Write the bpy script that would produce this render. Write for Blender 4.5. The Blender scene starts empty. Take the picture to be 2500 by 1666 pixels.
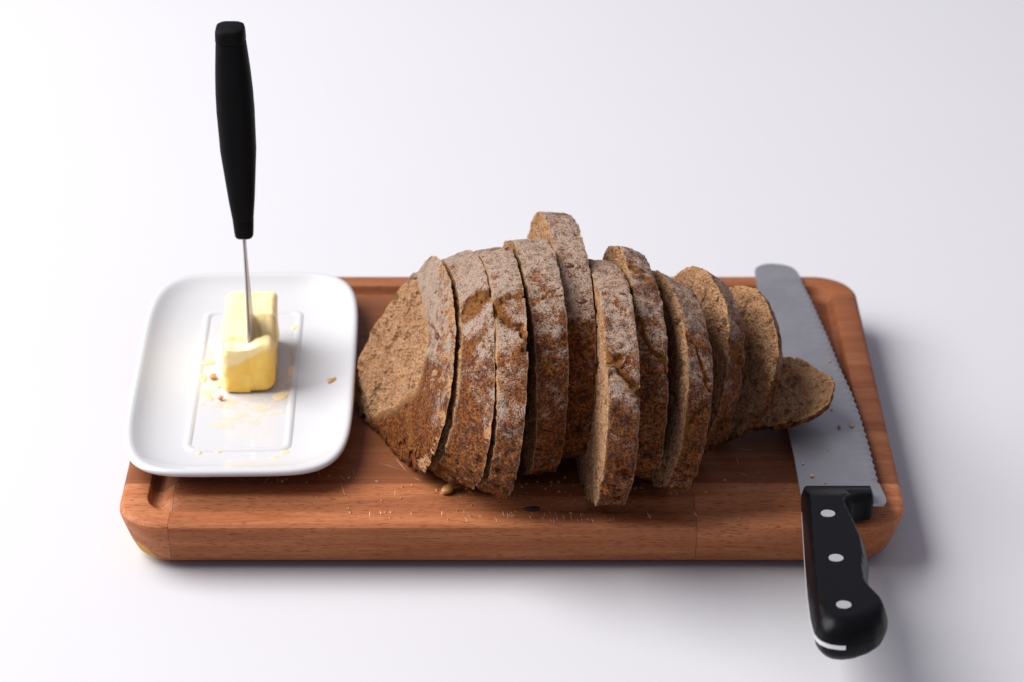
import bpy, bmesh, math, random
import numpy as np
from mathutils import Vector, Matrix
from mathutils.geometry import delaunay_2d_cdt

random.seed(7)
rng = np.random.default_rng(11)
S = bpy.context.scene
C = S.collection
T = 0.026                      # height of the cutting board's top above the table

# ------------------------------------------------------------------ camera
cd = bpy.data.cameras.new('camera')
cam = bpy.data.objects.new('camera', cd); C.objects.link(cam)
cam.location = (0, -1.06428, 0.67378)
cam.rotation_euler = (math.radians(90 - 27.71), 0, 0)
cd.sensor_width = 36; cd.lens = 102.5
cd.clip_start = 0.05; cd.clip_end = 60
cd.dof.use_dof = True; cd.dof.focus_distance = 1.235; cd.dof.aperture_fstop = 11.0
S.camera = cam

# ------------------------------------------------------------------ world, lamps, exposure
w = bpy.data.worlds.new('World'); S.world = w; w.use_nodes = True
bg = w.node_tree.nodes['Background']
bg.inputs[0].default_value = (0.86, 0.84, 1.0, 1); bg.inputs[1].default_value = 0.35

def area(name, loc, target, size, energy, col, size_y=None):
    l = bpy.data.lights.new(name, 'AREA'); l.energy = energy; l.color = col
    l.shape = 'RECTANGLE' if size_y else 'SQUARE'; l.size = size
    if size_y: l.size_y = size_y
    o = bpy.data.objects.new(name, l); C.objects.link(o)
    o.location = loc
    o.rotation_euler = (Vector(target) - Vector(loc)).to_track_quat('-Z', 'Y').to_euler()
    return o
area('window_light', (-1.62, 0.30, 1.72), (0.0, 0.18, 0.03), 2.1, 131, (1.0, 0.985, 0.97), 2.0)

S.view_settings.view_transform = 'Standard'; S.view_settings.look = 'None'
S.view_settings.exposure = 0.06; S.view_settings.gamma = 1.0
S.render.engine = 'CYCLES'
S.cycles.max_bounces = 8; S.cycles.use_denoising = True

# ------------------------------------------------------------------ numpy noise
def _hash(ix, iy, iz, seed):
    h = (ix * 374761393 + iy * 668265263 + iz * 2147483647 + seed * 974634541) & 0xFFFFFFFF
    h = ((h ^ (h >> 13)) * 1274126177) & 0xFFFFFFFF
    h = ((h ^ (h >> 16)) * 2246822519) & 0xFFFFFFFF
    return ((h ^ (h >> 15)) & 0xFFFFFF) / float(0xFFFFFF)
def vnoise(P, seed=0):
    I = np.floor(P).astype(np.int64); Fr = P - I
    U = Fr * Fr * Fr * (Fr * (Fr * 6 - 15) + 10)
    r = 0
    for dx in (0, 1):
        wx = U[:, 0] if dx else 1 - U[:, 0]
        for dy in (0, 1):
            wy = U[:, 1] if dy else 1 - U[:, 1]
            for dz in (0, 1):
                wz = U[:, 2] if dz else 1 - U[:, 2]
                r = r + wx * wy * wz * _hash(I[:, 0] + dx, I[:, 1] + dy, I[:, 2] + dz, seed)
    return r * 2 - 1
def fbm(P, size, octaves=3, seed=0, gain=.5):
    r = 0; a = 1; f = 1.0 / size
    for o in range(octaves):
        r = r + a * vnoise(P * f + 17.3 * (o + 1), seed + o); a *= gain; f *= 2.03
    return r
def sstep(a, b, x):
    t = np.clip((x - a) / (b - a), 0, 1); return t * t * (3 - 2 * t)

# ------------------------------------------------------------------ object helpers
def mesh_obj(name, verts, faces, mat, parent=None, smooth=True, sharp=None):
    me = bpy.data.meshes.new(name)
    me.from_pydata([tuple(v) for v in verts], [], [tuple(f) for f in faces])
    me.update()
    if smooth: me.polygons.foreach_set('use_smooth', [True] * len(me.polygons))
    if sharp is not None: me.set_sharp_from_angle(angle=math.radians(sharp))
    if mat: me.materials.append(mat)
    o = bpy.data.objects.new(name, me); C.objects.link(o); o.parent = parent
    return o
def bm_obj(name, bm, mat, parent=None, sharp=35, smooth=True):
    me = bpy.data.meshes.new(name); bm.to_mesh(me); bm.free()
    if smooth:
        me.polygons.foreach_set('use_smooth', [True] * len(me.polygons))
        me.set_sharp_from_angle(angle=math.radians(sharp))
    me.materials.append(mat)
    o = bpy.data.objects.new(name, me); C.objects.link(o); o.parent = parent
    return o
def attr(o, name, vals):
    a = o.data.attributes.new(name, 'FLOAT', 'POINT'); a.data.foreach_set('value', np.asarray(vals, dtype=np.float32))
def thing(name, label, cat, loc=(0, 0, 0), group=None):
    o = bpy.data.objects.new(name, None); C.objects.link(o); o.location = loc
    o.empty_display_size = .01
    return tag(o, label, cat, group)
def tag(o, label, cat, group=None):
    o['label'] = label; o['category'] = cat
    if group: o['group'] = group
    return o
def rings(loops, close_first=True, close_last=True):
    """verts/faces from a stack of closed loops (n,3)"""
    n = len(loops[0]); V = np.concatenate(loops); Fc = []
    for k in range(len(loops) - 1):
        for i in range(n):
            j = (i + 1) % n
            Fc.append((k * n + i, k * n + j, (k + 1) * n + j, (k + 1) * n + i))
    if close_first: Fc.append(tuple(range(n - 1, -1, -1)))
    if close_last: Fc.append(tuple((len(loops) - 1) * n + i for i in range(n)))
    return V, Fc
def rrect(hx, hy, r, seg=14, straight=10):
    """rounded rectangle loop, counter-clockwise, (n,2)"""
    P = []
    r = max(r, 1e-5)
    for cx, cy, a0 in ((hx - r, hy - r, 0), (-hx + r, hy - r, 90), (-hx + r, -hy + r, 180), (hx - r, -hy + r, 270)):
        arc = [(cx + r * math.cos(math.radians(a0 + 90 * i / seg)), cy + r * math.sin(math.radians(a0 + 90 * i / seg))) for i in range(seg + 1)]
        if P:
            x0, y0 = P[-1]; x1, y1 = arc[0]
            P += [(x0 + (x1 - x0) * i / straight, y0 + (y1 - y0) * i / straight) for i in range(1, straight)]
        P += arc
    x0, y0 = P[-1]; x1, y1 = P[0]
    P += [(x0 + (x1 - x0) * i / straight, y0 + (y1 - y0) * i / straight) for i in range(1, straight)]
    return np.array(P)

# ------------------------------------------------------------------ material helpers
class NT:
    def __init__(s, name):
        s.m = bpy.data.materials.new(name); s.m.use_nodes = True
        s.t = s.m.node_tree; s.n = s.t.nodes; s.l = s.t.links
        s.b = s.n['Principled BSDF']
    def add(s, typ, **kw):
        n = s.n.new(typ)
        for k, v in kw.items(): setattr(n, k, v)
        return n
    def put(s, sock, v):
        if hasattr(v, 'is_output'): s.l.new(v, sock)
        elif v is not None: sock.default_value = v
    def coord(s, which='Object', scale=(1, 1, 1), rot=(0, 0, 0)):
        tc = s.add('ShaderNodeTexCoord'); mp = s.add('ShaderNodeMapping')
        s.l.new(tc.outputs[which], mp.inputs[0]); mp.inputs['Scale'].default_value = scale; mp.inputs['Rotation'].default_value = rot
        return mp.outputs[0]
    def noise(s, vec, scale, detail=3, rough=.55, dist=0, out=0):
        n = s.add('ShaderNodeTexNoise'); s.l.new(vec, n.inputs['Vector'])
        n.inputs['Scale'].default_value = scale; n.inputs['Detail'].default_value = detail
        n.inputs['Roughness'].default_value = rough; n.inputs['Distortion'].default_value = dist
        return n.outputs[out]
    def voro(s, vec, scale, feature='F1', out=0, rand=1):
        n = s.add('ShaderNodeTexVoronoi'); n.feature = feature; s.l.new(vec, n.inputs['Vector'])
        n.inputs['Scale'].default_value = scale; n.inputs['Randomness'].default_value = rand
        return n.outputs[out]
    def ramp(s, fac, stops):
        n = s.add('ShaderNodeValToRGB'); s.put(n.inputs[0], fac); e = n.color_ramp.elements
        while len(e) < len(stops): e.new(.5)
        for k, (p, c) in enumerate(stops):
            e[k].position = p; e[k].color = (c if isinstance(c, tuple) else (c, c, c)) + (1,)
        return n.outputs[0]
    def mix(s, fac, a, b, mode='MIX'):
        n = s.add('ShaderNodeMix', data_type='RGBA', blend_type=mode)
        s.put(n.inputs[0], fac)
        for sock, v in ((n.inputs[6], a), (n.inputs[7], b)):
            s.put(sock, v + (1,) if isinstance(v, tuple) and len(v) == 3 else v)
        return n.outputs[2]
    def math(s, op, a, b=None, clamp=False):
        n = s.add('ShaderNodeMath', operation=op, use_clamp=clamp); s.put(n.inputs[0], a)
        if b is not None: s.put(n.inputs[1], b)
        return n.outputs[0]
    def maprange(s, v, a, b, c=0, d=1, smooth=True):
        n = s.add('ShaderNodeMapRange'); n.interpolation_type = 'SMOOTHSTEP' if smooth else 'LINEAR'
        s.put(n.inputs[0], v)
        for i, q in enumerate((a, b, c, d)): n.inputs[i + 1].default_value = q
        return n.outputs[0]
    def attr(s, name):
        n = s.add('ShaderNodeAttribute'); n.attribute_name = name; return n.outputs['Fac']
    def bump(s, h, strength=.5, dist=.001, prev=None):
        n = s.add('ShaderNodeBump'); n.inputs['Strength'].default_value = strength; n.inputs['Distance'].default_value = dist
        s.put(n.inputs['Height'], h)
        if prev is not None: s.l.new(prev, n.inputs['Normal'])
        return n.outputs[0]
    def out(s, color=None, rough=None, metal=None, normal=None, **kw):
        b = s.b
        if color is not None: s.put(b.inputs['Base Color'], color + (1,) if isinstance(color, tuple) and len(color) == 3 else color)
        if rough is not None: s.put(b.inputs['Roughness'], rough)
        if metal is not None: s.put(b.inputs['Metallic'], metal)
        if normal is not None: s.l.new(normal, b.inputs['Normal'])
        for k, v in kw.items(): s.put(b.inputs[k.replace('_', ' ')], v)
        return s.m

# table: matt white board
def m_table():
    n = NT('white_table'); v = n.coord()
    g = n.noise(v, 900, 3, .7)
    c = n.mix(n.noise(v, 6, 3), (.505, .50, .522), (.52, .515, .535))
    return n.out(c, .62, normal=n.bump(g, .10, .0004))
# oiled beech
def m_wood():
    n = NT('oiled_beech')
    oi = n.add('ShaderNodeObjectInfo'); rnd = oi.outputs['Random']
    tc = n.add('ShaderNodeTexCoord')
    sh = n.add('ShaderNodeVectorMath', operation='ADD'); n.l.new(tc.outputs['Object'], sh.inputs[0])
    cb = n.add('ShaderNodeCombineXYZ')
    n.put(cb.inputs[0], n.math('MULTIPLY', rnd, 3.7)); n.put(cb.inputs[1], n.math('MULTIPLY', rnd, 9.1)); n.put(cb.inputs[2], n.math('MULTIPLY', rnd, 5.3))
    n.l.new(cb.outputs[0], sh.inputs[1])
    def mp(sc, rot=(0, 0, 0)):
        m = n.add('ShaderNodeMapping'); n.l.new(sh.outputs[0], m.inputs[0]); m.inputs['Scale'].default_value = sc; m.inputs['Rotation'].default_value = rot
        return m.outputs[0]
    bands = n.noise(mp((7, 95, 95), (0, 0, .02)), 1.0, 4, .6, 1.2)
    fine = n.noise(mp((26, 900, 900), (0, 0, .015)), 1.0, 3, .6)
    fleck = n.noise(mp((230, 2300, 2300), (0, 0, .03)), 1.0, 1, .5)
    c = n.ramp(bands, [(.28, (.245, .083, .034)), (.48, (.345, .128, .055)), (.68, (.43, .178, .082))])
    c = n.mix(n.maprange(fine, .35, .7, 0, .35), c, (.26, .078, .028))
    tint = n.ramp(rnd, [(0, (.84, .80, .76)), (.5, (1, 1, 1)), (1, (1.10, 1.13, 1.15))])
    c = n.mix(1.0, c, tint, 'MULTIPLY')
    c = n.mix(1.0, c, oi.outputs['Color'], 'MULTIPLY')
    c = n.mix(n.maprange(fleck, .58, .65, 0, .75), c, (.17, .045, .014))
    big = n.noise(mp((9, 14, 14)), 1.0, 2)
    c = n.mix(n.maprange(big, .5, .75, 0, .3), c, (.33, .095, .032))
    # old yellow paint stain at the lower front left corner
    sep = n.add('ShaderNodeSeparateXYZ'); n.l.new(tc.outputs['Object'], sep.inputs[0])
    lx = n.maprange(sep.outputs[0], -.1585, -.1500, 1, 0, False)
    zlim = n.math('ADD', n.math('MULTIPLY', lx, .0095), n.math('MULTIPLY', n.noise(tc.outputs['Object'], 350, 2), .003))
    st = n.maprange(n.math('SUBTRACT', n.math('ADD', zlim, .0012), sep.outputs[2]), 0, .0012)
    st = n.math('MULTIPLY', st, n.maprange(sep.outputs[0], -.1515, -.1500, 1, 0))
    st = n.math('MULTIPLY', st, n.maprange(sep.outputs[1], .035, .045, 1, 0))
    c = n.mix(n.math('MULTIPLY', st, .85), c, (.52, .27, .012))
    h = n.math('ADD', n.math('MULTIPLY', fleck, -1.0), n.math('MULTIPLY', fine, .5))
    return n.out(c, n.maprange(fine, .3, .7, .42, .58), normal=n.bump(h, .22, .0004), Specular_IOR_Level=.14)
def m_simple(name, col, rough, metal=0.0, **kw):
    n = NT(name); return n.out(col, rough, metal, **kw)
def m_porcelain():
    n = NT('white_porcelain'); v = n.coord()
    c = n.mix(n.maprange(n.noise(v, 60, 3), .55, .75, 0, .25), (.54, .54, .552), (.525, .52, .52))
    return n.out(c, .16, Coat_Weight=.25, Coat_Roughness=.08)
def m_butter():
    n = NT('butter'); v = n.coord()
    e = n.attr('cut')
    a = n.noise(v, 120, 4, .6)
    c = n.mix(n.maprange(a, .3, .7), (.94, .57, .075), (.94, .62, .13))
    c = n.mix(e, c, (.94, .74, .36))
    b = n.noise(v, 420, 4, .6)
    return n.out(c, .42, normal=n.bump(b, .25, .0006), Subsurface_Weight=.2, Subsurface_Radius=(.006, .004, .0015), Subsurface_Scale=.6)
def m_smear():
    n = NT('butter_smear'); v = n.coord()
    return n.out(n.mix(n.noise(v, 300, 3), (.88, .62, .28), (.90, .74, .48)), .3, Alpha=.75)
def m_film():
    n = NT('butter_film'); v = n.coord()
    a = n.maprange(n.noise(v, 190, 4, .6), .36, .66, .0, .42)
    n.put(n.b.inputs['Alpha'], a)
    return n.out((.90, .74, .50), .25)
def m_blackplastic():
    n = NT('black_plastic'); v = n.coord()
    g = n.noise(v, 3500, 2)
    return n.out((.003, .003, .004), .34, normal=n.bump(g, .06, .0002), Specular_IOR_Level=.11)
def m_soft_black():
    n = NT('matt_black_plastic'); v = n.coord()
    g = n.noise(v, 4500, 2)
    return n.out((.004, .004, .0045), .6, normal=n.bump(g, .15, .0002), Specular_IOR_Level=.06)
def m_steel():
    n = NT('brushed_steel'); v = n.coord('Object', (2600, 120, 2600))
    g = n.noise(v, 1.0, 3, .6)
    r = n.maprange(g, .25, .75, .44, .52)
    v2 = n.coord()
    smudge = n.noise(v2, 28, 4, .6)
    c = n.mix(n.maprange(smudge, .35, .7), (.34, .34, .36), (.40, .40, .42))
    return n.out(c, r, .86, normal=n.bump(g, .02, .0002))
def m_crust():
    n = NT('floured_rye_crust'); v = n.coord()
    a = n.noise(v, 210, 7, .72)
    b = n.noise(v, 800, 4, .75)
    c = n.ramp(a, [(.27, (.078, .018, .003)), (.43, (.30, .080, .010)), (.58, (.45, .140, .021)), (.74, (.60, .255, .070))])
    c = n.mix(n.maprange(b, .42, .58, .9, 0), c, (.032, .010, .004))
    # dark grains baked into the crust, strengthened to stand in for shaded pits
    sp = n.voro(v, 620); sv = n.voro(v, 620, out=1)
    sep = n.add('ShaderNodeSeparateColor'); n.l.new(sv, sep.inputs[0])
    sel = n.maprange(sep.outputs[0], .60, .64)
    dots = n.math('MULTIPLY', n.maprange(sp, .22, .36, 1, 0), sel)
    c = n.mix(n.math('MULTIPLY', dots, .8), c, (.030, .016, .014))
    lf = n.math('MULTIPLY', n.maprange(sp, .2, .35, 1, 0), n.maprange(sep.outputs[1], .88, .9))
    c = n.mix(n.math('MULTIPLY', lf, .6), c, (.50, .30, .11))
    # torn cracks: raw orange crumb
    ck = n.attr('crack')
    c = n.mix(n.math('MULTIPLY', ck, .8), c, n.mix(b, (.12, .035, .006), (.62, .26, .05)))
    # flour
    fl = n.attr('flour')
    gr = n.noise(v, 1500, 3, .85)
    gm = n.noise(v, 300, 5, .75)
    gr2 = n.math('ADD', n.math('MULTIPLY', n.math('SUBTRACT', gr, .5), 1.7), .5)
    gm2 = n.math('ADD', n.math('MULTIPLY', n.math('SUBTRACT', gm, .5), 2.0), .5)
    lim = n.math('ADD', n.math('MULTIPLY', gr2, .62), n.math('MULTIPLY', gm2, .38))
    d = n.math('SUBTRACT', n.math('ADD', n.math('MULTIPLY', fl, .52), .12), lim)
    fm = n.maprange(d, -.06, .12)
    fm = n.math('MULTIPLY', fm, n.math('SUBTRACT', 1.0, n.math('MULTIPLY', ck, .8)))
    fm = n.math('MULTIPLY', fm, .88)
    c = n.mix(fm, c, n.mix(gm, (.44, .31, .23), (.84, .68, .55)))
    eg = n.attr('edge')
    c = n.mix(n.math('MULTIPLY', eg, .5), c, (.58, .35, .17))
    h1 = n.bump(a, .85, .0022)
    h2 = n.bump(n.math('ADD', b, n.math('MULTIPLY', gr, .6)), 1.0, .0019, h1)
    ro = n.mix(fm, (.46, .46, .46), (.95, .95, .95))
    return n.out(c, ro, normal=h2, Specular_IOR_Level=.22)
def m_crumb():
    n = NT('seeded_bread_crumb'); v = n.coord()
    a = n.noise(v, 180, 4, .6); b = n.noise(v, 800, 4, .7)
    c = n.mix(n.maprange(a, .3, .7), (.40, .208, .100), (.53, .30, .158))
    c = n.mix(n.maprange(b, .34, .52, .7, 0), c, (.16, .075, .028))
    sp = n.voro(v, 640); sv = n.voro(v, 640, out=1)
    sep = n.add('ShaderNodeSeparateColor'); n.l.new(sv, sep.inputs[0])
    dots = n.math('MULTIPLY', n.maprange(sp, .20, .36, 1, 0), n.maprange(sep.outputs[0], .60, .64))
    c = n.mix(n.math('MULTIPLY', dots, .8), c, (.095, .065, .060))
    po = n.voro(n.coord('Object', (1, 1, 1), (.4, .7, .2)), 330); pov = n.voro(n.coord('Object', (1, 1, 1), (.4, .7, .2)), 330, out=1)
    sep2 = n.add('ShaderNodeSeparateColor'); n.l.new(pov, sep2.inputs[0])
    pr = n.math('MULTIPLY', sep2.outputs[1], .42)
    hol = n.math('MULTIPLY', n.maprange(n.math('SUBTRACT', pr, po), -.04, .06), n.maprange(sep2.outputs[0], .5, .55))
    c = n.mix(n.math('MULTIPLY', hol, .55), c, (.20, .095, .040))
    rim = n.attr('rim')
    rm = n.maprange(n.math('ADD', rim, n.math('MULTIPLY', n.math('SUBTRACT', b, .5), .5)), .45, .9)
    c = n.mix(n.math('MULTIPLY', rm, .7), c, (.52, .28, .105))  # tan crust ring, lightened in colour so the cut rim looks lit
    pores = n.voro(v, 900)
    h = n.math('SUBTRACT', n.math('ADD', n.math('MULTIPLY', b, 1.0), n.math('MULTIPLY', pores, .6)), n.math('MULTIPLY', hol, .8))
    return n.out(c, .9, normal=n.bump(h, 1.0, .0018, n.bump(a, .6, .003)), Specular_IOR_Level=.15)
def m_seed():
    n = NT('roasted_seed'); v = n.coord()
    c = n.mix(n.noise(v, 1.5, 3), (.040, .011, .007), (.15, .045, .018))
    return n.out(c, .38, Specular_IOR_Level=.4)

M = dict(table=m_table(), wood=m_wood(), porcelain=m_porcelain(), butter=m_butter(), smear=m_smear(), film=m_film(),
         black=m_blackplastic(), softblack=m_soft_black(), steel=m_steel(), crust=m_crust(), crumb=m_crumb(), seed=m_seed(),
         rubber=m_simple('rubber_foot', (.03, .03, .03), .8), rivet=m_simple('aluminium_rivet', (.72, .72, .73), .42, .85),
         cutmark=m_simple('pale_knife_scratch', (.66, .42, .29), .7), darkbit=m_simple('dark_fruit_skin', (.035, .016, .02), .6),
         gold=m_simple('golden_seed', (.52, .24, .075), .45), crumbbit=m_simple('crumb_bit', (.46, .24, .095), .9),
         bladeedge=m_simple('narrow_steel', (.42, .41, .40), .38, 1.0))

# ------------------------------------------------------------------ table
tb = mesh_obj('table', [(-8, -5, 0), (8, -5, 0), (8, 9, 0), (-8, 9, 0)], [(0, 1, 2, 3)], M['table'], smooth=False)
tb['kind'] = 'structure'

# ------------------------------------------------------------------ cutting board
BX, BY, BC = .170, .120, Vector((0, .120, 0))
board = thing('cutting_board', 'long reddish wooden cutting board with rounded corners and juice groove', 'cutting board', BC)
prof = [(.0105, .0032), (.0080, .0036), (.0060, .0056), (.0042, .0098), (.0023, .0155), (.0008, .0203), (.0001, .0228), (.0003, .0244), (.0012, .0255), (.0026, .0260),
        (.0060, T), (.0113, T), (.0119, T - .0003), (.0124, T - .0013), (.0129, T - .0030), (.0138, T - .0043), (.0152, T - .0048), (.0172, T - .0043), (.0195, T - .0027),
        (.0218, T - .0010), (.0230, T - .0002), (.0238, T), (.0255, T)]
def board_bm():
    loops = []
    for ins, z in prof:
        r = max(.021 - ins * .72, .006)
        p = rrect(BX - ins, BY - ins, r, 12, 12)
        loops.append(np.column_stack([p, np.full(len(p), z)]))
    V, Fc = rings(loops)
    bm = bmesh.new(); vs = [bm.verts.new(v) for v in V]
    for f in Fc: bm.faces.new([vs[i] for i in f])
    bmesh.ops.recalc_face_normals(bm, faces=bm.faces)
    return bm
def cut(bm, co, no):
    r = bmesh.ops.bisect_plane(bm, geom=bm.verts[:] + bm.edges[:] + bm.faces[:], plane_co=co, plane_no=no, clear_outer=True)
    ed = [e for e in r['geom_cut'] if isinstance(e, bmesh.types.BMEdge)]
    if ed: bmesh.ops.edgenet_fill(bm, edges=ed)
rows = [(-.001, .0352, (-.147, .079)), (.0352, .0822, (.031,)), (.0822, .1226, (-.062,)), (.1226, .1580, (.102,)), (.1580, .2180, (-.02,)), (.2180, .241, (.055,))]
gap = .00007
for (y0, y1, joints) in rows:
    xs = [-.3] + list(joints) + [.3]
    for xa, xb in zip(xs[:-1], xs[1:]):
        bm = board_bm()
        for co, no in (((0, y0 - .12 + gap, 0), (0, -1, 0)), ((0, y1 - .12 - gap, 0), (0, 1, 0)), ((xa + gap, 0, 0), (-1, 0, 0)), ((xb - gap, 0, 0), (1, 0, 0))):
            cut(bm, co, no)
        bmesh.ops.recalc_face_normals(bm, faces=bm.faces)
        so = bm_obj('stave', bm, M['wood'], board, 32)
        so.color = {-.001: (1.12, 1.10, 1.06, 1), .2180: (.66, .64, .64, 1), .0352: (.68, .66, .65, 1)}.get(y0, (.52, .50, .50, 1))  # front row lightened: tint stands in for light missing on the front face
for sx in (-1, 1):
    for sy in (-1, 1):
        bm = bmesh.new(); bmesh.ops.create_cone(bm, cap_ends=True, segments=24, radius1=.0065, radius2=.008, depth=.0036, matrix=Matrix.Translation((sx * .128, sy * .092, .0018)))
        bm_obj('foot', bm, M['rubber'], board)
# pale knife scratches across the front rim and the middle of the board
V, Fc = [], []
def scratch(x, y, ang, ln, wd):
    dx, dy = math.cos(ang), math.sin(ang); k = len(V); z = T + .00012
    for s, q in ((-1, 0), (0, -1), (1, 0), (0, 1)):
        V.append((x + dx * ln / 2 * s - dy * wd / 2 * q, y + dy * ln / 2 * s + dx * wd / 2 * q - .12, z))
    Fc.append((k, k + 1, k + 2, k + 3))
for i in range(34):
    scratch(random.gauss(.008, .035), random.uniform(.0035, .0105), math.radians(random.gauss(96, 9)), random.uniform(.002, .0065), random.uniform(.0003, .0006))
for i in range(60):
    scratch(random.uniform(-.14, .11), random.uniform(.027, .10), math.radians(random.choice([random.gauss(100, 15), random.gauss(150, 15)])), random.uniform(.003, .016), random.uniform(.00016, .0003))
o = mesh_obj('knife_scratch', V, Fc, M['cutmark'], board, smooth=False); o['kind'] = 'stuff'

# ------------------------------------------------------------------ butter dish
DC = Vector((-.1228, .1188, T))
dish = thing('butter_dish', 'white porcelain rectangular butter dish standing on the left of the cutting board', 'butter dish', DC)
dish.rotation_euler = (0, 0, math.radians(1.2))
def superloop(hx, hy, n, k=160):
    t = np.linspace(0, 2 * np.pi, k, endpoint=False); c, s = np.cos(t), np.sin(t)
    return np.column_stack([hx * np.sign(c) * np.abs(c) ** (2 / n), hy * np.sign(s) * np.abs(s) ** (2 / n)])
dprof = [(.0230, .0004), (.0200, .0003), (.0190, .0010), (.0170, .0030), (.0110, .0058), (.0045, .0086), (.0012, .0106), (.0001, .0120), (.0002, .0131), (.0012, .0138), (.0026, .0138), (.0040, .0130), (.0058, .0117), (.0090, .0100), (.0130, .0086), (.0180, .0076), (.0225, .0071), (.0260, .0070)]
def dloop(ins, z):
    hx, hy = .0509 - ins, .0972 - ins
    a = superloop(hx, hy, 5.2 - ins * 30)
    return np.column_stack([a, np.full(len(a), z)])
V, Fc = rings([dloop(i, z) for i, z in dprof])
mesh_obj('dish_body', V, Fc, M['porcelain'], dish, sharp=60)
# raised bead that seats the cover
rl = []
for d, z in ((-.0024, .0067), (-.0015, .0073), (-.0005, .0077), (.0005, .0077), (.0015, .0073), (.0024, .0067)):
    p = rrect(.0222 - d, .0664 - d, .0045 - d * .6, 8, 16); rl.append(np.column_stack([p, np.full(len(p), z)]))
V, Fc = rings(rl, False, False)
mesh_obj('bead', V, Fc, M['porcelain'], dish)
def blob(name, x, y, rx, ry, rot, h, mat, parent, z, n=26, seed=0):
    """low irregular smear lying on a surface; x, y in world metres"""
    t = np.linspace(0, 2 * np.pi, n, endpoint=False)
    rad = 1 + .30 * vnoise(np.column_stack([np.cos(t) * 1.3, np.sin(t) * 1.3, np.full(n, seed * 3.1)]), seed) + .16 * vnoise(np.column_stack([np.cos(t) * 4, np.sin(t) * 4, np.full(n, seed * 1.7)]), seed + 9)
    L = []
    for s, zz in ((1.0, 0), (.9, .45), (.65, .85), (.3, 1.0)):
        L.append(np.column_stack([rad * s * rx * np.cos(t), rad * s * ry * np.sin(t), np.full(n, zz * h)]))
    V, Fc = rings(L, False, True)
    c, s = math.cos(rot), math.sin(rot)
    V = np.column_stack([V[:, 0] * c - V[:, 1] * s, V[:, 0] * s + V[:, 1] * c, V[:, 2]])
    R = Matrix.Rotation(-parent.rotation_euler.z, 3, 'Z')
    p = R @ (Vector((x, y, z)) - parent.location)
    return mesh_obj(name, V + np.array(p), Fc, mat, parent)
PZ = T + .0071
smears = [(-14.21, 13.34, .34, .22, .1, .7), (-10.30, 16.95, .20, .34, -.5, .7), (-10.24, 12.6, .16, .62, -.25, .5), (-14.31, 11.94, .26, .5, .2, .5),
          (-13.37, 11.35, .22, .48, .0, 1.4), (-13.83, 10.06, .14, .34, .5, .4), (-10.0, 5.0, .26, .22, .3, .3), (-10.41, 4.53, .20, .14, 0, .3), (-12.92, 5.11, .24, .13, 0, .3), (-13.8, 4.96, .15, .18, 0, .3),
          (-10.45, 10.2, .5, .30, .9, .4)]
for k, (x, y, rx, ry, ro, h) in enumerate(smears):
    blob('butter_smear', x / 100, y / 100, rx / 100, ry / 100, ro, h / 1000, M['smear'], dish, PZ, seed=k)
films = [(-12.0, 9.3, 1.5, .55, -.1), (-11.0, 8.9, .8, .5, .2), (-10.4, 10.6, .35, 1.5, .2), (-14.0, 11.2, .5, 1.5, .12), (-13.3, 9.6, .8, .5, .3), (-14.25, 14.0, .35, 1.0, .1), (-12.4, 7.9, 1.2, .7, 0), (-10.2, 15.0, .25, 1.4, 0)]
for k, (x, y, rx, ry, ro) in enumerate(films):
    blob('butter_film', x / 100, y / 100, rx / 100, ry / 100, ro, .00012, M['film'], dish, PZ + .00004 * (k % 3), n=34, seed=40 + k)

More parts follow.
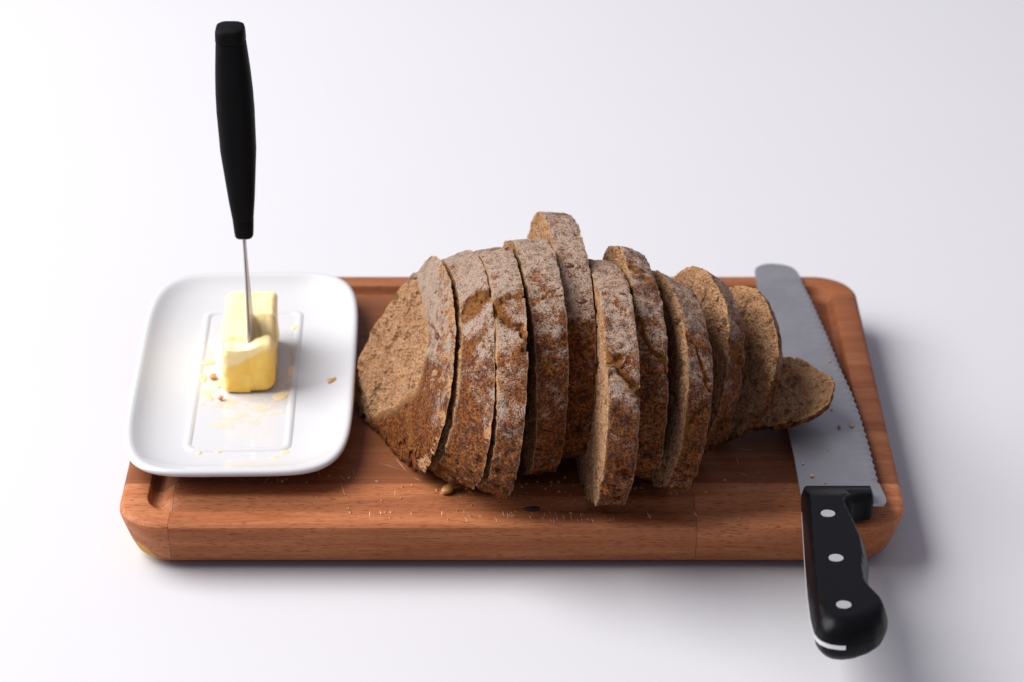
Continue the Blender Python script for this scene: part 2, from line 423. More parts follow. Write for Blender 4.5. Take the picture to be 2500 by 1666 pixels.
# ------------------------------------------------------------------ butter block
def make_butter():
    nx, ny, nz = 34, 72, 34
    X, Y, H = .0232, .0545, .0262
    bm = bmesh.new(); idx = {}
    def vert(i, j, k):
        if (i, j, k) not in idx: idx[(i, j, k)] = len(idx)
        return idx[(i, j, k)]
    Fc = []
    for i in range(nx):
        for j in range(ny):
            Fc.append((vert(i, j, nz), vert(i + 1, j, nz), vert(i + 1, j + 1, nz), vert(i, j + 1, nz)))
            Fc.append((vert(i, j, 0), vert(i, j + 1, 0), vert(i + 1, j + 1, 0), vert(i + 1, j, 0)))
    for i in range(nx):
        for k in range(nz):
            Fc.append((vert(i, 0, k), vert(i + 1, 0, k), vert(i + 1, 0, k + 1), vert(i, 0, k + 1)))
            Fc.append((vert(i, ny, k), vert(i, ny, k + 1), vert(i + 1, ny, k + 1), vert(i + 1, ny, k)))
    for j in range(ny):
        for k in range(nz):
            Fc.append((vert(0, j, k), vert(0, j, k + 1), vert(0, j + 1, k + 1), vert(0, j + 1, k)))
            Fc.append((vert(nx, j, k), vert(nx, j + 1, k), vert(nx, j + 1, k + 1), vert(nx, j, k + 1)))
    K = np.array(list(idx)); P = np.column_stack([(K[:, 0] / nx - .5) * X, (K[:, 1] / ny) * Y, (K[:, 2] / nz) * H])
    # rounded edges: pull to a rounded box
    hs = np.array([X / 2, Y / 2, H / 2]); Q = P - np.array([0, Y / 2, H / 2])
    r = np.where((P[:, 0] > 0) & (P[:, 2] < H * .5), .0050, .0028)[:, None]
    core = np.clip(Q, -(hs - r), hs - r); d = Q - core; ln = np.linalg.norm(d, axis=1, keepdims=True)
    Q = core + np.where(ln > 1e-9, d / np.maximum(ln, 1e-9) * np.minimum(ln, r), 0)
    P = Q + np.array([0, Y / 2, H / 2])
    top = sstep(.85, 1, P[:, 2] / H)
    u, y = P[:, 0] / X, P[:, 1] / Y
    # uneven cut top: lower toward the front left, nicks and a ragged lip at the right front
    P[:, 2] += top * (fbm(P, .012, 3, 3) * .0006 - .0022 * sstep(.15, 0, y) * sstep(.3, -.5, u))
    P[:, 2] += top * .0016 * np.exp(-((y - .115) / .02) ** 2) * sstep(.0, .45, u) * (1 + .6 * fbm(P, .003, 2, 5))
    P[:, 2] -= top * .0020 * sstep(.135, .115, y) * sstep(.25, -.1, u)
    P[:, 2] -= top * .0010 * np.exp(-((y - .8) / .03) ** 2) * sstep(-.2, -.5, u)
    nt = sstep(.03, .075, u) * sstep(.07, .47, y) ** .8 * (y < .515) * (.0135 + .0012 * fbm(P, .004, 2, 44))
    P[:, 2] *= (H - nt) / H
    left = sstep(-.35, -.5, u)
    P[:, 0] += left * fbm(P, .006, 3, 8) * .0011 - left * .0012 * np.exp(-((y - .42) / .05) ** 2) * sstep(.35, .7, P[:, 2] / H)
    P += np.column_stack([fbm(P, .009, 3, 20 + i) for i in range(3)]) * .00035
    cutm = np.maximum(top, left * .85)
    # pale scraped corner on the front face, upper left
    fr = sstep(.08, 0.0, y)
    cutm = np.maximum(cutm, fr * sstep(-.02, .05, (P[:, 2] / H - .68) - u * .42 - .06 * fbm(P, .008, 3, 31)))
    P[:, 0] -= P[:, 1] * .030          # turned with the dish
    o = mesh_obj('butter', P, Fc, M['butter'])
    attr(o, 'cut', cutm)
    return o
bt = make_butter(); bt.location = (-.1199, .1032, PZ + .0001)
tag(bt, 'pale yellow stick of butter on the white dish with a knife stuck in it', 'butter')

# ------------------------------------------------------------------ butter knife standing in the butter
KP = Vector((-.1195, .1190, .040))
bk = thing('butter_knife', 'small knife with matt black handle standing upright in the butter', 'knife', KP)
def kx(z): return -.0200 * (z - .059)
hprof = [(.1058, .0076, .0082), (.1066, .0084, .0090), (.1140, .0094, .0102), (.1142, .0091, .0099), (.1148, .0092, .0100), (.1152, .0096, .0104), (.1240, .0116, .0124), (.1325, .0131, .0140), (.1480, .0158, .0168), (.1670, .0166, .0178), (.1760, .0163, .0176), (.1850, .0154, .0168), (.1930, .0142, .0160), (.1980, .0134, .0152), (.2000, .0130, .0148)]
hprof = [(z, a / 2 * 1.0, b / 2) for z, a, b in hprof]
cen = {.1058: .0000, .2: -.0}
def kloop(z, a, b, n=40, e=2.8):
    p = superloop(a, b, e, n)
    return np.column_stack([p[:, 0] + kx(z) - KP.x * 0, p[:, 1], np.full(n, z - KP.z)])
V, Fc = rings([kloop(*q) for q in hprof])
bkh = mesh_obj('handle', V, Fc, M['softblack'], bk, sharp=40)
V, Fc = rings([kloop(z, a / 2, b / 2, e=3.4) for z, a, b in ((.2001, .0126, .0144), (.2007, .0132, .0150), (.2045, .0129, .0148), (.2060, .0122, .0140), (.2066, .0104, .0120))])
mesh_obj('end_cap', V, Fc, M['softblack'], bkh, sharp=50)
# blade: thin plate, its edge towards the viewer
L = []
for z, th, yf, yb in ((.1064, .0011, -.0052, .0050), (.1000, .0010, -.0052, .0054), (.0850, .0011, -.0062, .0068), (.0700, .0013, -.0095, .0105), (.0600, .0015, -.0122, .0125), (.0520, .0015, -.0128, .0120), (.0450, .0013, -.0110, .0090), (.0415, .0011, -.0070, .0050)):
    x = kx(z); L.append(np.array([(x - th / 2, yf + .0006, z - KP.z), (x, yf, z - KP.z), (x + th / 2, yf + .0006, z - KP.z), (x + th / 2, yb - .003, z - KP.z), (x, yb, z - KP.z), (x - th / 2, yb - .003, z - KP.z)]))
V, Fc = rings(L)
bl = mesh_obj('blade', V, Fc, M['bladeedge'], bk, sharp=30)

# ------------------------------------------------------------------ bread knife
SL = -.0317391
BKO = Vector((.1234, .0100, T + .0085))
bn = thing('bread_knife', 'bread knife with scalloped steel blade and black riveted handle lying across the board', 'knife', BKO)
bn.rotation_euler = (math.atan(SL), 0, 0)
def kl(x, y): return ((x / 100 - BKO.x), (y / 100 - BKO.y))
# blade as strips across its width, with ground scallops along the right edge
sp_y = [1.0, 4.5, 12, 21.2, 24.2]; sp_x = [12.36, 12.38, 12.22, 12.09, 12.12]
ed_y = [.2, .5, .95, 1.4, 2.0, 3.06, 5.59, 8.34, 10.72, 13.34, 16.98, 20.79, 23.58, 24.22]; ed_x = [15.84, 15.98, 15.99, 15.93, 15.86, 15.84, 15.82, 15.74, 15.61, 15.33, 15.05, 14.67, 14.34, 14.23]
ys = np.concatenate([np.linspace(.22, 2.0, 20, endpoint=False), np.linspace(2.0, 23.4, 720), np.linspace(23.42, 25.02, 40)])
top_l, rows_v = [], []
for y in ys:
    xl = np.interp(y, sp_y, sp_x); xr = np.interp(y, ed_y, ed_x)
    if y > 23.9:                        # rounded tip
        q = min((y - 23.9) / 1.125, 1); k = math.sqrt(max(1 - q ** 2.4, 0)); mid = 13.06
        xl = mid + (xl - mid) * k; xr = mid + (xr - mid) * k
    if y < 1.0: xl = 12.36
    sc = 0
    if 2.0 < y < 23.2:
        ph = ((y - 2.0) / .585) % 1.0; sc = abs(math.sin(math.pi * ph)) ** .8
    fade = min(1, max(0, (23.2 - y) / .5)) if y > 22.7 else 1
    xe = xr - .075 * sc * fade
    xb = min(xr - .10 - .24 * sc * fade, xe - .02) if 2.0 < y < 23.2 else xr - .03
    xb = max(xb, xl)
    rows_v.append((xl, xb, max(xe, xl), y))
V = []
th = .0016
for xl, xb, xe, y in rows_v:
    a = kl(xl, y); b = kl(xb, y); c = kl(xe, y); tt = th * (1 if y < 20 else 1 - .4 * (y - 20) / 5)
    m1 = (a[0] + (b[0] - a[0]) * .33, a[1]); m2 = (a[0] + (b[0] - a[0]) * .67, a[1])
    for p, z in ((a, tt / 2), (m1, tt / 2), (m2, tt / 2 * .92), (b, tt / 2 * .86), (c, .00012), (c, -.00012), (b, -tt / 2 * .86), (m2, -tt / 2 * .92), (m1, -tt / 2), (a, -tt / 2)):
        V.append((p[0], p[1], z))
n = 10; Fc = []
for k in range(len(rows_v) - 1):
    for i in range(n):
        j = (i + 1) % n; Fc.append((k * n + i, k * n + j, (k + 1) * n + j, (k + 1) * n + i))
Fc.append(tuple(range(n))); Fc.append(tuple((len(rows_v) - 1) * n + i for i in range(n - 1, -1, -1)))
mesh_obj('blade', V, [f[::-1] for f in Fc], M['steel'], bn, sharp=12)
# handle: outline, rounded towards the rim, flat faces
ho = [(12.36, .97), (12.27, -.5), (12.18, -2.05), (12.01, -4.83), (11.88, -7.51), (11.84, -9.26), (11.88, -10.38), (12.06, -10.85), (12.40, -11.13), (12.92, -11.25), (13.54, -11.12), (14.25, -10.68), (14.71, -10.05), (14.9, -9.47), (14.87, -8.85), (14.66, -8.29), (14.46, -7.81), (14.37, -7.36), (14.42, -6.4), (14.57, -5.39), (14.6, -4.18), (14.48, -2.94), (14.3, -1.6), (14.22, -.95), (14.40, -.35), (14.85, -.12), (15.33, -.05), (15.42, .45), (15.41, .97)]
def resample(P, step, closed=True, smooth=2):
    P = np.array(P, float)
    Q = np.vstack([P, P[:1]]) if closed else P
    d = np.r_[0, np.cumsum(np.linalg.norm(np.diff(Q, axis=0), axis=1))]
    m = int(d[-1] / step); s = np.linspace(0, d[-1], m, endpoint=not closed)
    R = np.column_stack([np.interp(s, d, Q[:, 0]), np.interp(s, d, Q[:, 1])])
    for _ in range(smooth):
        if closed: R = (np.roll(R, 1, 0) + 2 * R + np.roll(R, -1, 0)) / 4
        else: R[1:-1] = (R[:-2] + 2 * R[1:-1] + R[2:]) / 4
    return R
out = resample(ho, .07, True, 6)
def seg_dist(P, poly):
    a = poly; b = np.roll(poly, -1, 0); ab = b - a
    t = np.clip(((P[:, None] - a) * ab).sum(2) / (ab ** 2).sum(1), 0, 1)
    return np.sqrt((((P[:, None] - (a + t[..., None] * ab)) ** 2).sum(2)).min(1))
def inside(P, poly):
    x, y = P[:, 0], P[:, 1]; c = np.zeros(len(P), bool); j = len(poly) - 1
    for i in range(len(poly)):
        xi, yi = poly[i]; xj, yj = poly[j]
        hit = ((yi > y) != (yj > y)) & (x < (xj - xi) * (y - yi) / (yj - yi + 1e-12) + xi); c ^= hit; j = i
    return c
gx, gy = np.meshgrid(np.arange(11.8, 15.5, .085), np.arange(-12, 1.0, .085)); G = np.column_stack([gx.ravel(), gy.ravel()])
G = G[inside(G, out)]; G = G[seg_dist(G, out) > .05]
res = delaunay_2d_cdt([Vector(p) for p in np.vstack([out, G])], [(i, (i + 1) % len(out)) for i in range(len(out))], [], 1, 1e-6)
P2 = np.array([tuple(v) for v in res[0]]); tri = res[2]
dist = seg_dist(P2, out)
def hheight(p, d):
    x, y = p[:, 0], p[:, 1]
    bt_ = sstep(-9.2, -10.6, y)
    s_ = np.clip(d / .34, 0, 1); h1 = .95 * (.16 + .84 * (1 - (1 - s_) ** 1.7))
    s2 = np.clip(d / .85, 0, 1); h2 = .95 * np.sqrt(1 - (1 - s2) ** 2)
    h = h1 * (1 - bt_) + h2 * bt_
    # bolster: lower finger guard on the right and a slope towards the blade
    g = sstep(14.0, 14.5, x + .35 * (y + .4)) * sstep(-1.4, -.3, y)
    hb = .66 * (.45 + .55 * np.sqrt(1 - (1 - np.clip(d / .18, 0, 1)) ** 2))
    h = h * (1 - g) + hb * g
    h = np.minimum(h, .60 + .35 * sstep(.80, -.75, y))
    return h / 100
hz = hheight(P2, dist)
edge = dist < 1e-4
V = []; top_i = []; bot_i = []
for (x, y), z in zip(P2, hz):
    a = kl(x, y); top_i.append(len(V)); V.append((a[0], a[1], z))
for (x, y), z in zip(P2, hz):
    a = kl(x, y); bot_i.append(len(V)); V.append((a[0], a[1], -z))
Fc = [tuple(f) for f in tri] + [tuple(len(P2) + i for i in f[::-1]) for f in tri]
ecount = {}
for f in tri:
    for i in range(len(f)):
        e = (f[i], f[(i + 1) % len(f)]); ecount[e] = 1
for (a, b) in list(ecount):
    if (b, a) not in ecount: Fc.append((b, a, a + len(P2), b + len(P2)))
bnh = mesh_obj('handle', V, Fc, M['black'], bn, sharp=38)
# tang: bright steel strip along the back and round the butt
k0 = int(np.argmin(np.abs(out - np.array([12.26, -.6])).sum(1))); k1 = int(np.argmin(np.abs(out - np.array([13.05, -11.25])).sum(1)))
seq = list(range(k0, k1 + 1)) if k0 < k1 else list(range(k0, k1 - 1, -1))
pa = out[seq]; tn = np.gradient(pa, axis=0); tn /= np.linalg.norm(tn, axis=1, keepdims=True); nn = np.column_stack([tn[:, 1], -tn[:, 0]])
if (pa + nn * .1 - np.array([13.2, -5]))[len(pa) // 2] @ nn[len(pa) // 2] < 0: nn = -nn
V = []
for p, q in zip(pa, nn):
    a = kl(*(p + q * .018)); b = kl(*(p - q * .12))
    V += [(a[0], a[1], .0009), (a[0], a[1], -.0009), (b[0], b[1], -.0009), (b[0], b[1], .0009)]
Fc = [(k * 4 + i, k * 4 + (i + 1) % 4, k * 4 + 4 + (i + 1) % 4, k * 4 + 4 + i) for k in range(len(pa) - 1) for i in range(4)] + [(0, 1, 2, 3), tuple(len(V) - 1 - i for i in range(4))]
mesh_obj('tang', V, Fc, M['rivet'], bnh, sharp=40)
for x, y in ((13.17, -2.22), (13.14, -5.90), (13.08, -9.56)):
    a = kl(x, y)
    zt = float(hheight(np.array([[x, y]]), np.array([.9]))[0])
    bm = bmesh.new(); bmesh.ops.create_cone(bm, cap_ends=True, segments=40, radius1=.00315, radius2=.0030, depth=.0012, matrix=Matrix.Translation((a[0], a[1], zt - .0004)))
    bm_obj('rivet', bm, M['rivet'], bnh, 40)

# ------------------------------------------------------------------ bread
FACES = {"L1": [-6.88, 9.22, 18.94, 24.89, 3.17, 7.14, 1.6], "R1": [-4.89, 7.31, 9.83, 14.59, 5.83, 8.48, 2.39], "L2": [-4.33, 7.0, 9.38, 12.74, 5.63, 8.37, 1.97], "R2": [-2.64, 6.29, 8.73, 9.33, 6.84, 9.01, 2.34], "L3": [-2.18, 6.02, 8.22, 6.98, 6.68, 9.0, 2.12], "R3": [-0.95, 5.61, 6.97, 7.5, 6.68, 9.5, 2.51], "L4": [-0.01, 6.67, 8.64, 1.92, 6.0, 9.52, 2.12], "R4": [1.36, 6.46, 8.07, 2.89, 5.37, 9.83, 2.01], "L5": [1.11, 8.73, 7.83, 3.16, 6.44, 9.75, 2.21], "R5": [2.5, 8.4, 6.89, 3.34, 6.25, 9.75, 2.11], "L6": [2.85, 4.96, 6.16, 4.26, 6.69, 9.25, 2.37], "R6": [4.13, 4.66, 6.3, 4.84, 6.31, 9.22, 2.22], "L7": [3.95, 6.58, 6.91, 5.8, 5.86, 9.41, 2.11], "R7": [5.2, 6.43, 8.05, 5.56, 6.15, 8.97, 1.96], "L8": [5.4, 5.43, 9.74, 10.16, 5.98, 8.64, 1.87], "R8": [6.42, 5.38, 9.26, 12.33, 5.52, 8.0, 2.34], "L9": [6.52, 7.57, 14.8, 17.35, 4.73, 8.1, 2.31], "R9": [7.67, 8.23, 14.13, 16.37, 4.48, 7.16, 2.32], "L10": [8.06, 8.42, 19.55, 28.08, 4.22, 6.9, 1.9], "R10": [9.04, 9.7, 18.33, 26.59, 4.18, 5.68, 2.09], "L11": [10.46, 7.99, 25.29, 67.15, 2.95, 4.5, 1.68]}
L1LOOP = [[1.11, 7.15], [1.36, 7.06], [2.11, 5.76], [2.47, 4.34], [2.97, 3.33], [2.89, 1.85], [2.14, 0.71], [1.62, 0.33], [0.62, 0.06], [-0.45, 0.13], [-1.24, 0.6], [-2.14, 1.7], [-3.27, 2.73], [-3.88, 3.62], [-3.68, 4.6], [-2.74, 5.47], [-1.88, 6.04], [-0.91, 6.5], [-0.31, 6.78], [0.8, 7.2]]
HEELLOOP = [[2.97, 3.14], [2.31, 3.53], [1.79, 3.99], [0.94, 4.14], [0.1, 4.19], [-0.74, 4.31], [-1.32, 4.17], [-1.94, 3.71], [-2.35, 3.12], [-2.51, 2.19], [-2.07, 1.11], [-1.3, 0.23], [-0.43, -0.16], [1.0, 0.25], [2.32, 1.26], [3.09, 2.41]]
NM = 440
TT = np.linspace(0, 2 * np.pi, NM, endpoint=False)
def outline(R, H, nl):
    c, s = np.cos(TT), np.sin(TT); up = s >= 0; n = np.where(up, 2.15, min(max(nl, 1.6), 3.2))
    u = R * np.sign(c) * np.abs(c) ** (2 / n); sv = np.abs(s) ** (2 / n); vc = .42 * H
    return np.column_stack([u, np.where(up, vc + (H - vc) * sv, vc - vc * sv)])
def loop_outline(pts, smooth=14):
    P = resample(pts, .05, True, smooth); c = P.mean(0); a = np.unwrap(np.arctan2(P[:, 1] - c[1], P[:, 0] - c[0])); 
    o = np.argsort(a % (2 * np.pi)); A = (a % (2 * np.pi))[o]; Q = P[o]
    A = np.r_[A[-1] - 2 * np.pi, A, A[0] + 2 * np.pi]; Q = np.vstack([Q[-1:], Q, Q[:1]])
    return np.column_stack([np.interp(TT, A, Q[:, 0]), np.interp(TT, A, Q[:, 1])])
def frame(q, lift=0):
    a, l = math.radians(q[2]), math.radians(q[3])
    o = np.array([q[0] / 100, q[1] / 100, T + lift])
    e1 = np.array([-math.sin(a), math.cos(a), 0]); e2 = np.array([math.sin(l) * math.cos(a), math.sin(l) * math.sin(a), math.cos(l)])
    return o, e1, e2, np.cross(e2, e1) * -1
def unit(v): return v / np.maximum(np.linalg.norm(v, axis=-1, keepdims=True), 1e-9)

SL_LABEL = {
    1: 'bread slice at the left end of the loaf, its cut face towards the butter dish',
    2: 'second bread slice from the butter dish, with a large brown seed in its floured crust',
    3: 'third bread slice from the butter dish, narrow, with a torn hollow near its top',
    4: 'fourth bread slice from the butter dish, evenly floured, in front of the tallest slice',
    5: 'bread slice pushed to the back, standing up highest of the loaf',
    6: 'bread slice pulled furthest forward, with an orange crack and red seed near its top',
    7: 'bread slice set back with its dark rounded top showing, seventh from the butter dish',
    8: 'bread slice pulled forward, eighth from the butter dish, dark shadow along its left face',
    9: 'leaning bread slice, third from the right end of the loaf, its ragged top lit',
    10: 'leaning bread slice next to the small end piece, its whole cut face visible',
    11: 'small end piece of the loaf lying tilted on the bread knife blade',
}
# cracks: slice -> (angle deg at mid width, slope over width deg, half width cm, depth mm, strength)
CRACKS = {1: [(128, 2, .12, .8, .7), (215, 25, .35, 1.6, .8)], 2: [(132, 2, .10, 1.0, .7), (112, -6, .28, 2.0, 1.0), (222, 10, .30, 2.2, .9)], 3: [(121, 10, .32, 3.2, 1.0), (108, -5, .2, 2.0, .9)],
          4: [(118, 0, .07, .8, .8)], 5: [(150, 0, .12, 1.0, .7), (142, -3, .10, .8, .6)], 6: [(139, 10, .30, 2.8, 1.0), (104, 5, .10, .8, .6)], 7: [(138, 9, .30, 2.2, 1.0), (96, 6, .2, 1.0, .8)],
          8: [(132, 14, .22, 1.4, .7), (160, -10, .25, 1.6, .8)], 9: [(140, 5, .35, 1.6, .9)], 10: [(160, 0, .3, 1.2, .6)], 11: []}
# seeds: slice -> (angle deg, width fraction, length mm, breadth mm, turn deg)
SEEDS = {1: [(131, .45, 4.4, 2.6, 20), (146, .7, 2.2, 1.2, 50), (95, .55, 3.4, 1.6, 0)], 2: [(142, .68, 6.2, 3.6, 5), (148, .45, 4.6, 2.2, 15), (171, .5, 2.4, 1.5, 0), (226, .55, 5.0, 4.2, 60)],
         3: [(168, .25, 5.0, 2.8, 70), (120, .75, 4.0, 2.4, 30)], 4: [(212, .8, 4.6, 4.0, 20)], 5: [(112, .35, 4.2, 2.6, 10), (130, .62, 5.6, 3.2, 0), (146, .7, 6.0, 3.2, 8), (158, .85, 5.0, 3.4, 30), (135, .12, 4.0, 2.6, 0)],
         6: [(135, .48, 5.0, 2.4, -35), (100, .75, 3.6, 2.0, 0)], 7: [(146, .55, 5.2, 3.2, 0), (94, .6, 5.6, 3.0, 10), (126, .35, 3.8, 2.0, 40)], 8: [(151, .82, 6.0, 2.8, -60), (140, .4, 3.2, 2.0, 20)], 9: [(150, .5, 4.0, 2.4, 40)], 10: [(165, .4, 3.6, 2.0, 30)], 11: [(200, .25, 4.0, 2.2, 10)]}
_s = bmesh.new(); bmesh.ops.create_icosphere(_s, subdivisions=2, radius=1)
for v in _s.verts:
    v.co.x *= 1 + .12 * v.co.x * 0; v.co.y *= 1 - .28 * v.co.x; v.co.z *= 1 - .2 * v.co.x
SEEDME = bpy.data.meshes.new('seed'); _s.to_mesh(SEEDME); _s.free(); SEEDME.materials.append(M['seed'])
SEEDME.polygons.foreach_set('use_smooth', [True] * len(SEEDME.polygons))

def make_slice(k):
    qL = FACES['L%d' % k]; heel = k == 11
    lift = .0105 if heel else 0
    if heel: qL = [qL[0], qL[1] - .5] + qL[2:]
    oL, a1, a2, nL = frame(qL, lift)
    fL = loop_outline(L1LOOP) if k == 1 else loop_outline(HEELLOOP, 5) if heel else outline(*qL[4:7])
    seed = 100 * k
    PL = oL + (fL[:, :1] * a1 + fL[:, 1:] * a2) / 100
    NW = 20 if k > 1 else 30
    if heel:
        nrm = np.cross(a1, a2); nrm = nrm if nrm[0] > 0 else -nrm
        cen = PL.mean(0); NW = 26
        ws = np.linspace(0, 1, NW)
        grid = np.stack([cen + (PL - cen) * max(math.cos(wv * math.pi / 2), 0) ** .62 + nrm * .0086 * math.sin(wv * math.pi / 2) + a1 * 0 for wv in ws], 0)
        outd = unit((PL - cen)[None] * np.cos(ws * math.pi / 2)[:, None, None] + nrm * (np.sin(ws * math.pi / 2) * .03)[:, None, None])
        vh = np.repeat((fL[:, 1] / qL[5])[None], NW, 0)
    else:
        qR = FACES['R%d' % k]; oR, b1, b2, nR = frame(qR); fR = outline(*qR[4:7])
        PR = oR + (fR[:, :1] * b1 + fR[:, 1:] * b2) / 100
        ws = np.linspace(0, 1, NW)
        W3 = ws[:, None, None]
        if k == 1:
            # the loaf closes in towards this end: bulge the crust between the two faces
            W3 = W3 ** .8
        grid = PL[None] * (1 - W3) + PR[None] * W3
        def odir(Fo, e1, e2):
            tg = np.roll(Fo, -1, 0) - np.roll(Fo, 1, 0); nn = unit(np.column_stack([tg[:, 1], -tg[:, 0]])); return nn[:, :1] * e1 + nn[:, 1:] * e2
        outd = unit(odir(fL, a1, a2)[None] * (1 - W3) + odir(fR, b1, b2)[None] * W3)
        if k == 1: grid = grid + outd * (.0042 * np.sin(np.pi * ws))[:, None, None] * (sstep(.62, .3, fR[:, 1] / qR[5]) - .9 * sstep(.66, .9, fR[:, 1] / qR[5]))[None, :, None]
        vh = (fL[:, 1] / (qL[5]))[None] * (1 - ws)[:, None] + (fR[:, 1] / qR[5])[None] * ws[:, None]
    P = grid.reshape(-1, 3); OD = outd.reshape(-1, 3); wv = np.repeat(ws, NM); tv = np.tile(np.degrees(TT), NW); vhv = vh.reshape(-1)
    low = sstep(.55, .15, vhv)
    # loaf-scale lumps run on from slice to slice, finer relief per slice
    d = fbm(P * np.array([.7, 1, 1]), .021, 2, 5) * .0016 + fbm(P, .0052, 3, 9) * (.0004 + .0006 * low) + fbm(P, .0016, 2, 14) * (.00022 + .00035 * low)
    pit = fbm(P, .0042, 2, 23); d -= (sstep(.35, .75, pit)) * (.0005 + .0022 * low)
    hole = sstep(.55, .85, fbm(P, .0062, 2, 29)) * (.25 + .75 * low)
    d -= hole * .0030
    crack = np.zeros(len(P)); flour_cut = np.zeros(len(P))
    for (a0, sl, hw, dep, st) in CRACKS[k]:
        wob = fbm(P, .006, 4, 60 + k) * 5
        dcm = (tv - (a0 + sl * (wv - .5) * 2) - wob) * math.pi / 180 * 5.2
        ww = np.maximum(hw * .7 * (1 + .5 * fbm(P, .005, 2, 71 + k)), .05)
        g = np.exp(-(dcm / np.maximum(ww, .03)) ** 2)
        gate = sstep(-.55, -.1, fbm(P, .012, 2, 90 + k) + .25)
        g = g * gate
        d -= g * dep / 1000 * 1.05 + g * dep / 1000 * .45 * fbm(P, .0022, 2, 77)
        d += np.exp(-((dcm + ww * 1.7) / .12) ** 2) * gate * .0004
        crack = np.maximum(crack, g * st)
    # cut edges: slightly drawn in and ragged
    ew = np.minimum(wv, 1 - wv) if not heel else wv
    rag = sstep(.10, 0, ew)
    d -= rag * (.0002 + .0005 * np.abs(fbm(P, .0018, 3, 33 + k)))
    P = P + OD * d[:, None]
    side = unit(np.array([1.0, -.15, 0]))
    P += side * (rag * np.where(wv < .5, 1, -1) * fbm(P, .0035, 2, 41 + k) * .0003)[:, None]
    P[:, 2] = np.maximum(P[:, 2], T + .0004)
    # flour: dusted from above before baking, worn off towards the base
    right = (k - 1) / 10
    fl = (vhv - (.24 + .10 * right)) / .62 + .42 * fbm(P, .017, 3, 51) + .22 * fbm(P, .005, 2, 55)
    fl = np.clip(fl, 0, 1) * (.92 - .22 * right)
    fl = np.maximum(fl, .55 * sstep(.42, .75, fbm(P, .007, 3, 58)))      # loose patches lower down
    for a0, sl, hw, dep, st in CRACKS[k]: pass
    fl = fl * (1 - np.clip(crack * 1.3, 0, 1))
    root = thing('bread_slice', SL_LABEL[k], 'bread', tuple(np.array([oL[0], oL[1], T])), 'slices of the seeded brown loaf')
    org = np.array([oL[0], oL[1], T])
    Fc = []
    for r in range(NW - 1):
        for i in range(NM):
            j = (i + 1) % NM; Fc.append((r * NM + i, (r + 1) * NM + i, (r + 1) * NM + j, r * NM + j))
    cr = mesh_obj('crust', P - org, Fc, M['crust'], root)
    attr(cr, 'flour', fl); attr(cr, 'crack', crack); attr(cr, 'edge', sstep(.05, 0, ew) if not heel else sstep(.04, 0, ew))
    # cut faces
    def cutface(ring, nrm, sd):
        cen = ring.mean(0); K = 46
        ss = 1 - (np.arange(K) / K) ** .85
        G = np.concatenate([cen + (ring - cen) * s for s in ss[:-1]] + [cen[None]])
        sv = np.concatenate([np.full(NM, s) for s in ss[:-1]] + [np.zeros(1)])
        rimd = (1 - sv) * np.linalg.norm(ring - cen, axis=1).mean()
        fade = sstep(0, .0015, rimd)
        pit = fbm(G, .0030, 3, sd); big = fbm(G, .0085, 2, sd + 4)
        dd = fbm(G, .02, 2, sd + 7) * .0006 - sstep(.25, .75, pit) * .0011 - sstep(.5, .9, big) * .0016 + fbm(G, .0011, 2, sd + 11) * .00025
        G = G + nrm * (dd * fade)[:, None]
        f = []
        for r in range(K - 2):
            for i in range(NM):
                j = (i + 1) % NM; f.append((r * NM + i, r * NM + j, (r + 1) * NM + j, (r + 1) * NM + i))
        c = len(G) - 1; b = (K - 2) * NM
        for i in range(NM): f.append((b + i, b + (i + 1) % NM, c))
        o = mesh_obj('cut_face', G - org, f, M['crumb'], root)
        attr(o, 'rim', np.exp(-(rimd / .0016) ** 2))
        return o
    nl_ = np.cross(a1, a2); nl_ = -nl_ if nl_[0] > 0 else nl_
    cutface(P[:NM], nl_, 300 + seed)
    if not heel:
        nr_ = np.cross(b1, b2); nr_ = nr_ if nr_[0] > 0 else -nr_
        cutface(P[-NM:], nr_, 350 + seed)
    # seeds baked into the crust
    Pg = P.reshape(NW, NM, 3)
    for (an, wf, ln, br, ro) in SEEDS[k]:
        i = int(round(an / 360 * NM)) % NM; r = int(round(wf * (NW - 1))); r = min(max(r, 1), NW - 2)
        p = Pg[r, i]; tg = unit(Pg[r, (i + 3) % NM] - Pg[r, i - 3]); wd = unit(Pg[r + 1, i] - Pg[r - 1, i]); nz = unit(np.cross(tg, wd))
        if nz @ OD.reshape(NW, NM, 3)[r, i] < 0: nz = -nz
        c, s = math.cos(math.radians(ro)), math.sin(math.radians(ro)); ax = unit(wd * c + tg * s); ay = np.cross(nz, ax)
        o = bpy.data.objects.new('seed', SEEDME); C.objects.link(o); o.parent = root
        Mx = Matrix.Identity(4)
        for q in range(3):
            Mx[q][0] = ax[q] * ln / 2000; Mx[q][1] = ay[q] * br / 2000; Mx[q][2] = nz[q] * br * .33 / 1000; Mx[q][3] = p[q] - org[q] - nz[q] * br * .00012
        o.matrix_local = Mx
    return root
for k in range(1, 12): make_slice(k)

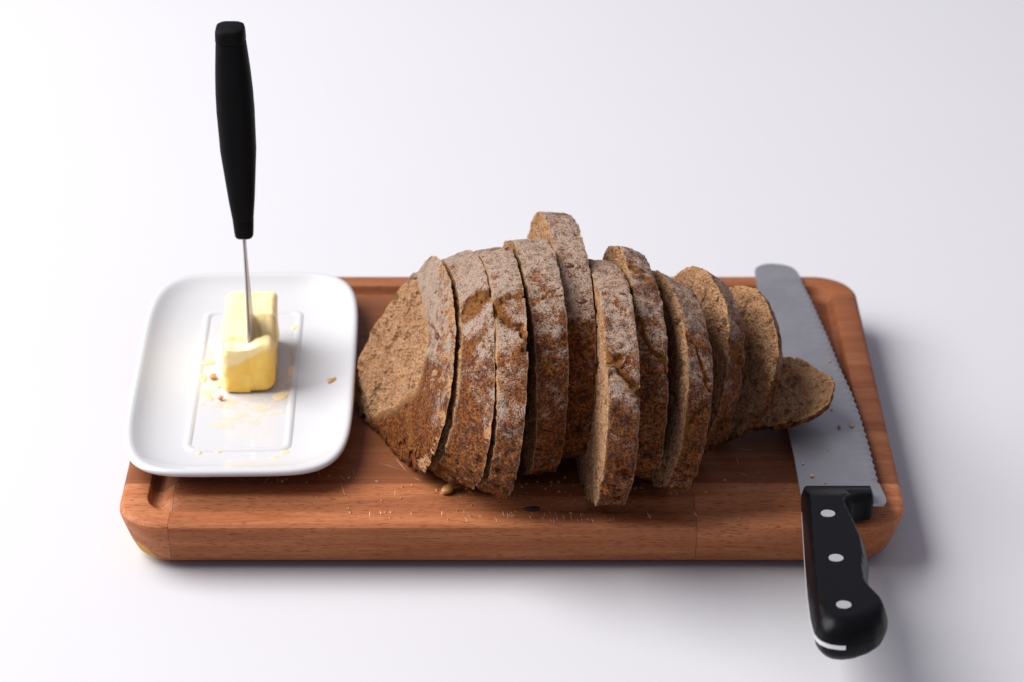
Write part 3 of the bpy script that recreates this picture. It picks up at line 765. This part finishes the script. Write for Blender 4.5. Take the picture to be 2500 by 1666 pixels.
# ------------------------------------------------------------------ crumbs and loose seeds
def bit(name, p, r, mat, flat=.7, seed=0, stretch=1.4, rot=0):
    bm = bmesh.new(); bmesh.ops.create_icosphere(bm, subdivisions=2, radius=1)
    co = np.array([tuple(v.co) for v in bm.verts]); f = 1 + .38 * fbm(co + seed * 5.7, .8, 2, seed)
    co = co * f[:, None] * np.array([stretch, 1, flat]) * r
    co[:, 2] -= co[:, 2].min(); c, s = math.cos(rot), math.sin(rot)
    co = np.column_stack([co[:, 0] * c - co[:, 1] * s, co[:, 0] * s + co[:, 1] * c, co[:, 2]])
    for v, q in zip(bm.verts, co): v.co = q
    o = bm_obj(name, bm, mat, None, 60); o.location = p
    return o
def bz(y): return T + .0085 + SL * (y / 100 - .01) + .0008
cr = [(14.84, 13.81, .7, 'crumb'), (14.45, 8.88, .6, 'crumb'), (14.63, 7.2, 1.0, 'crumb'), (15.19, 7.28, 1.0, 'crumb'), (13.93, 5.08, .5, 'crumb'), (12.7, 3.73, .8, 'crumb'), (12.98, 2.57, 1.0, 'crumb'), (13.47, 1.98, .5, 'crumb'), (14.41, 1.18, 1.0, 'crumb'), (15.3, .99, .5, 'crumb')]
for i, (x, y, r, _) in enumerate(cr):
    o = bit('crumb', (x / 100, y / 100, bz(y)), r * .75 / 1000, M['crumbbit'], seed=i, rot=i * .9)
    tag(o, 'tiny brown crumb lying on the steel blade of the bread knife', 'crumb', 'crumbs on the bread knife blade')
o = bit('loose_seed', (-.0281, .0272, T - .0001), .0026, M['gold'], .75, 3, 1.35, .9)
tag(o, 'golden seed lying on the board below the left slices', 'seed')
o = bit('dried_fruit_flake', (.0087, .0140, T - .0008), .0018, M['darkbit'], .4, 8, 1.9, .15)
tag(o, 'dark flake of fruit skin on the front of the board', 'fruit flake')
o = bit('crumb', (-.0821, .1123, T + .0089), .0016, M['gold'], .4, 21, 1.6, .6)
tag(o, 'single tan bread crumb on the right side of the butter dish', 'crumb')
o = bit('crumb', (-.1376, .1176, PZ), .0015, M['gold'], .8, 22, 1.3, 1.2)
tag(o, 'brown crumb stuck beside the left side of the butter', 'crumb')
o = bit('crumb', (-.1325, .0975, PZ), .0014, M['gold'], .8, 23, 1.0, .4)
tag(o, 'round brown crumb on the dish in front of the butter', 'crumb')
# uncountable fine crumbs on the board
def board_z(x, y):
    ins = min(.17 - abs(x), .12 - abs(y - .12))
    zz = [q for q in prof if True]
    return float(np.interp(ins, [q[0] for q in prof[7:]], [q[1] for q in prof[7:]]))
V, Fc = [], []
def dust(x, y, r):
    z = board_z(x, y); k = len(V); a = random.uniform(0, 6.28)
    for i in range(4):
        rr = r * random.uniform(.6, 1.3); V.append((x + rr * math.cos(a + i * 1.57), y + rr * math.sin(a + i * 1.57), z))
    V.append((x, y, z + r * random.uniform(.6, 1.2)))
    Fc.extend([(k, k + 1, k + 4), (k + 1, k + 2, k + 4), (k + 2, k + 3, k + 4), (k + 3, k, k + 4)])
for i in range(260):
    x = random.gauss(.005, .055); y = abs(random.gauss(.022, .014)) + .004
    if abs(x) < .155 and y < .09: dust(x, y, random.choice([.00025, .0003, .0004, .0006, .0009]))
for i in range(80):
    dust(random.uniform(-.145, .115), random.uniform(.006, .045), random.uniform(.0002, .0004))
o = mesh_obj('fine_crumbs', V, Fc, M['crumbbit'], None, smooth=False)
o['kind'] = 'stuff'; o['label'] = 'fine scattered crumbs on the front of the cutting board'; o['category'] = 'crumbs'
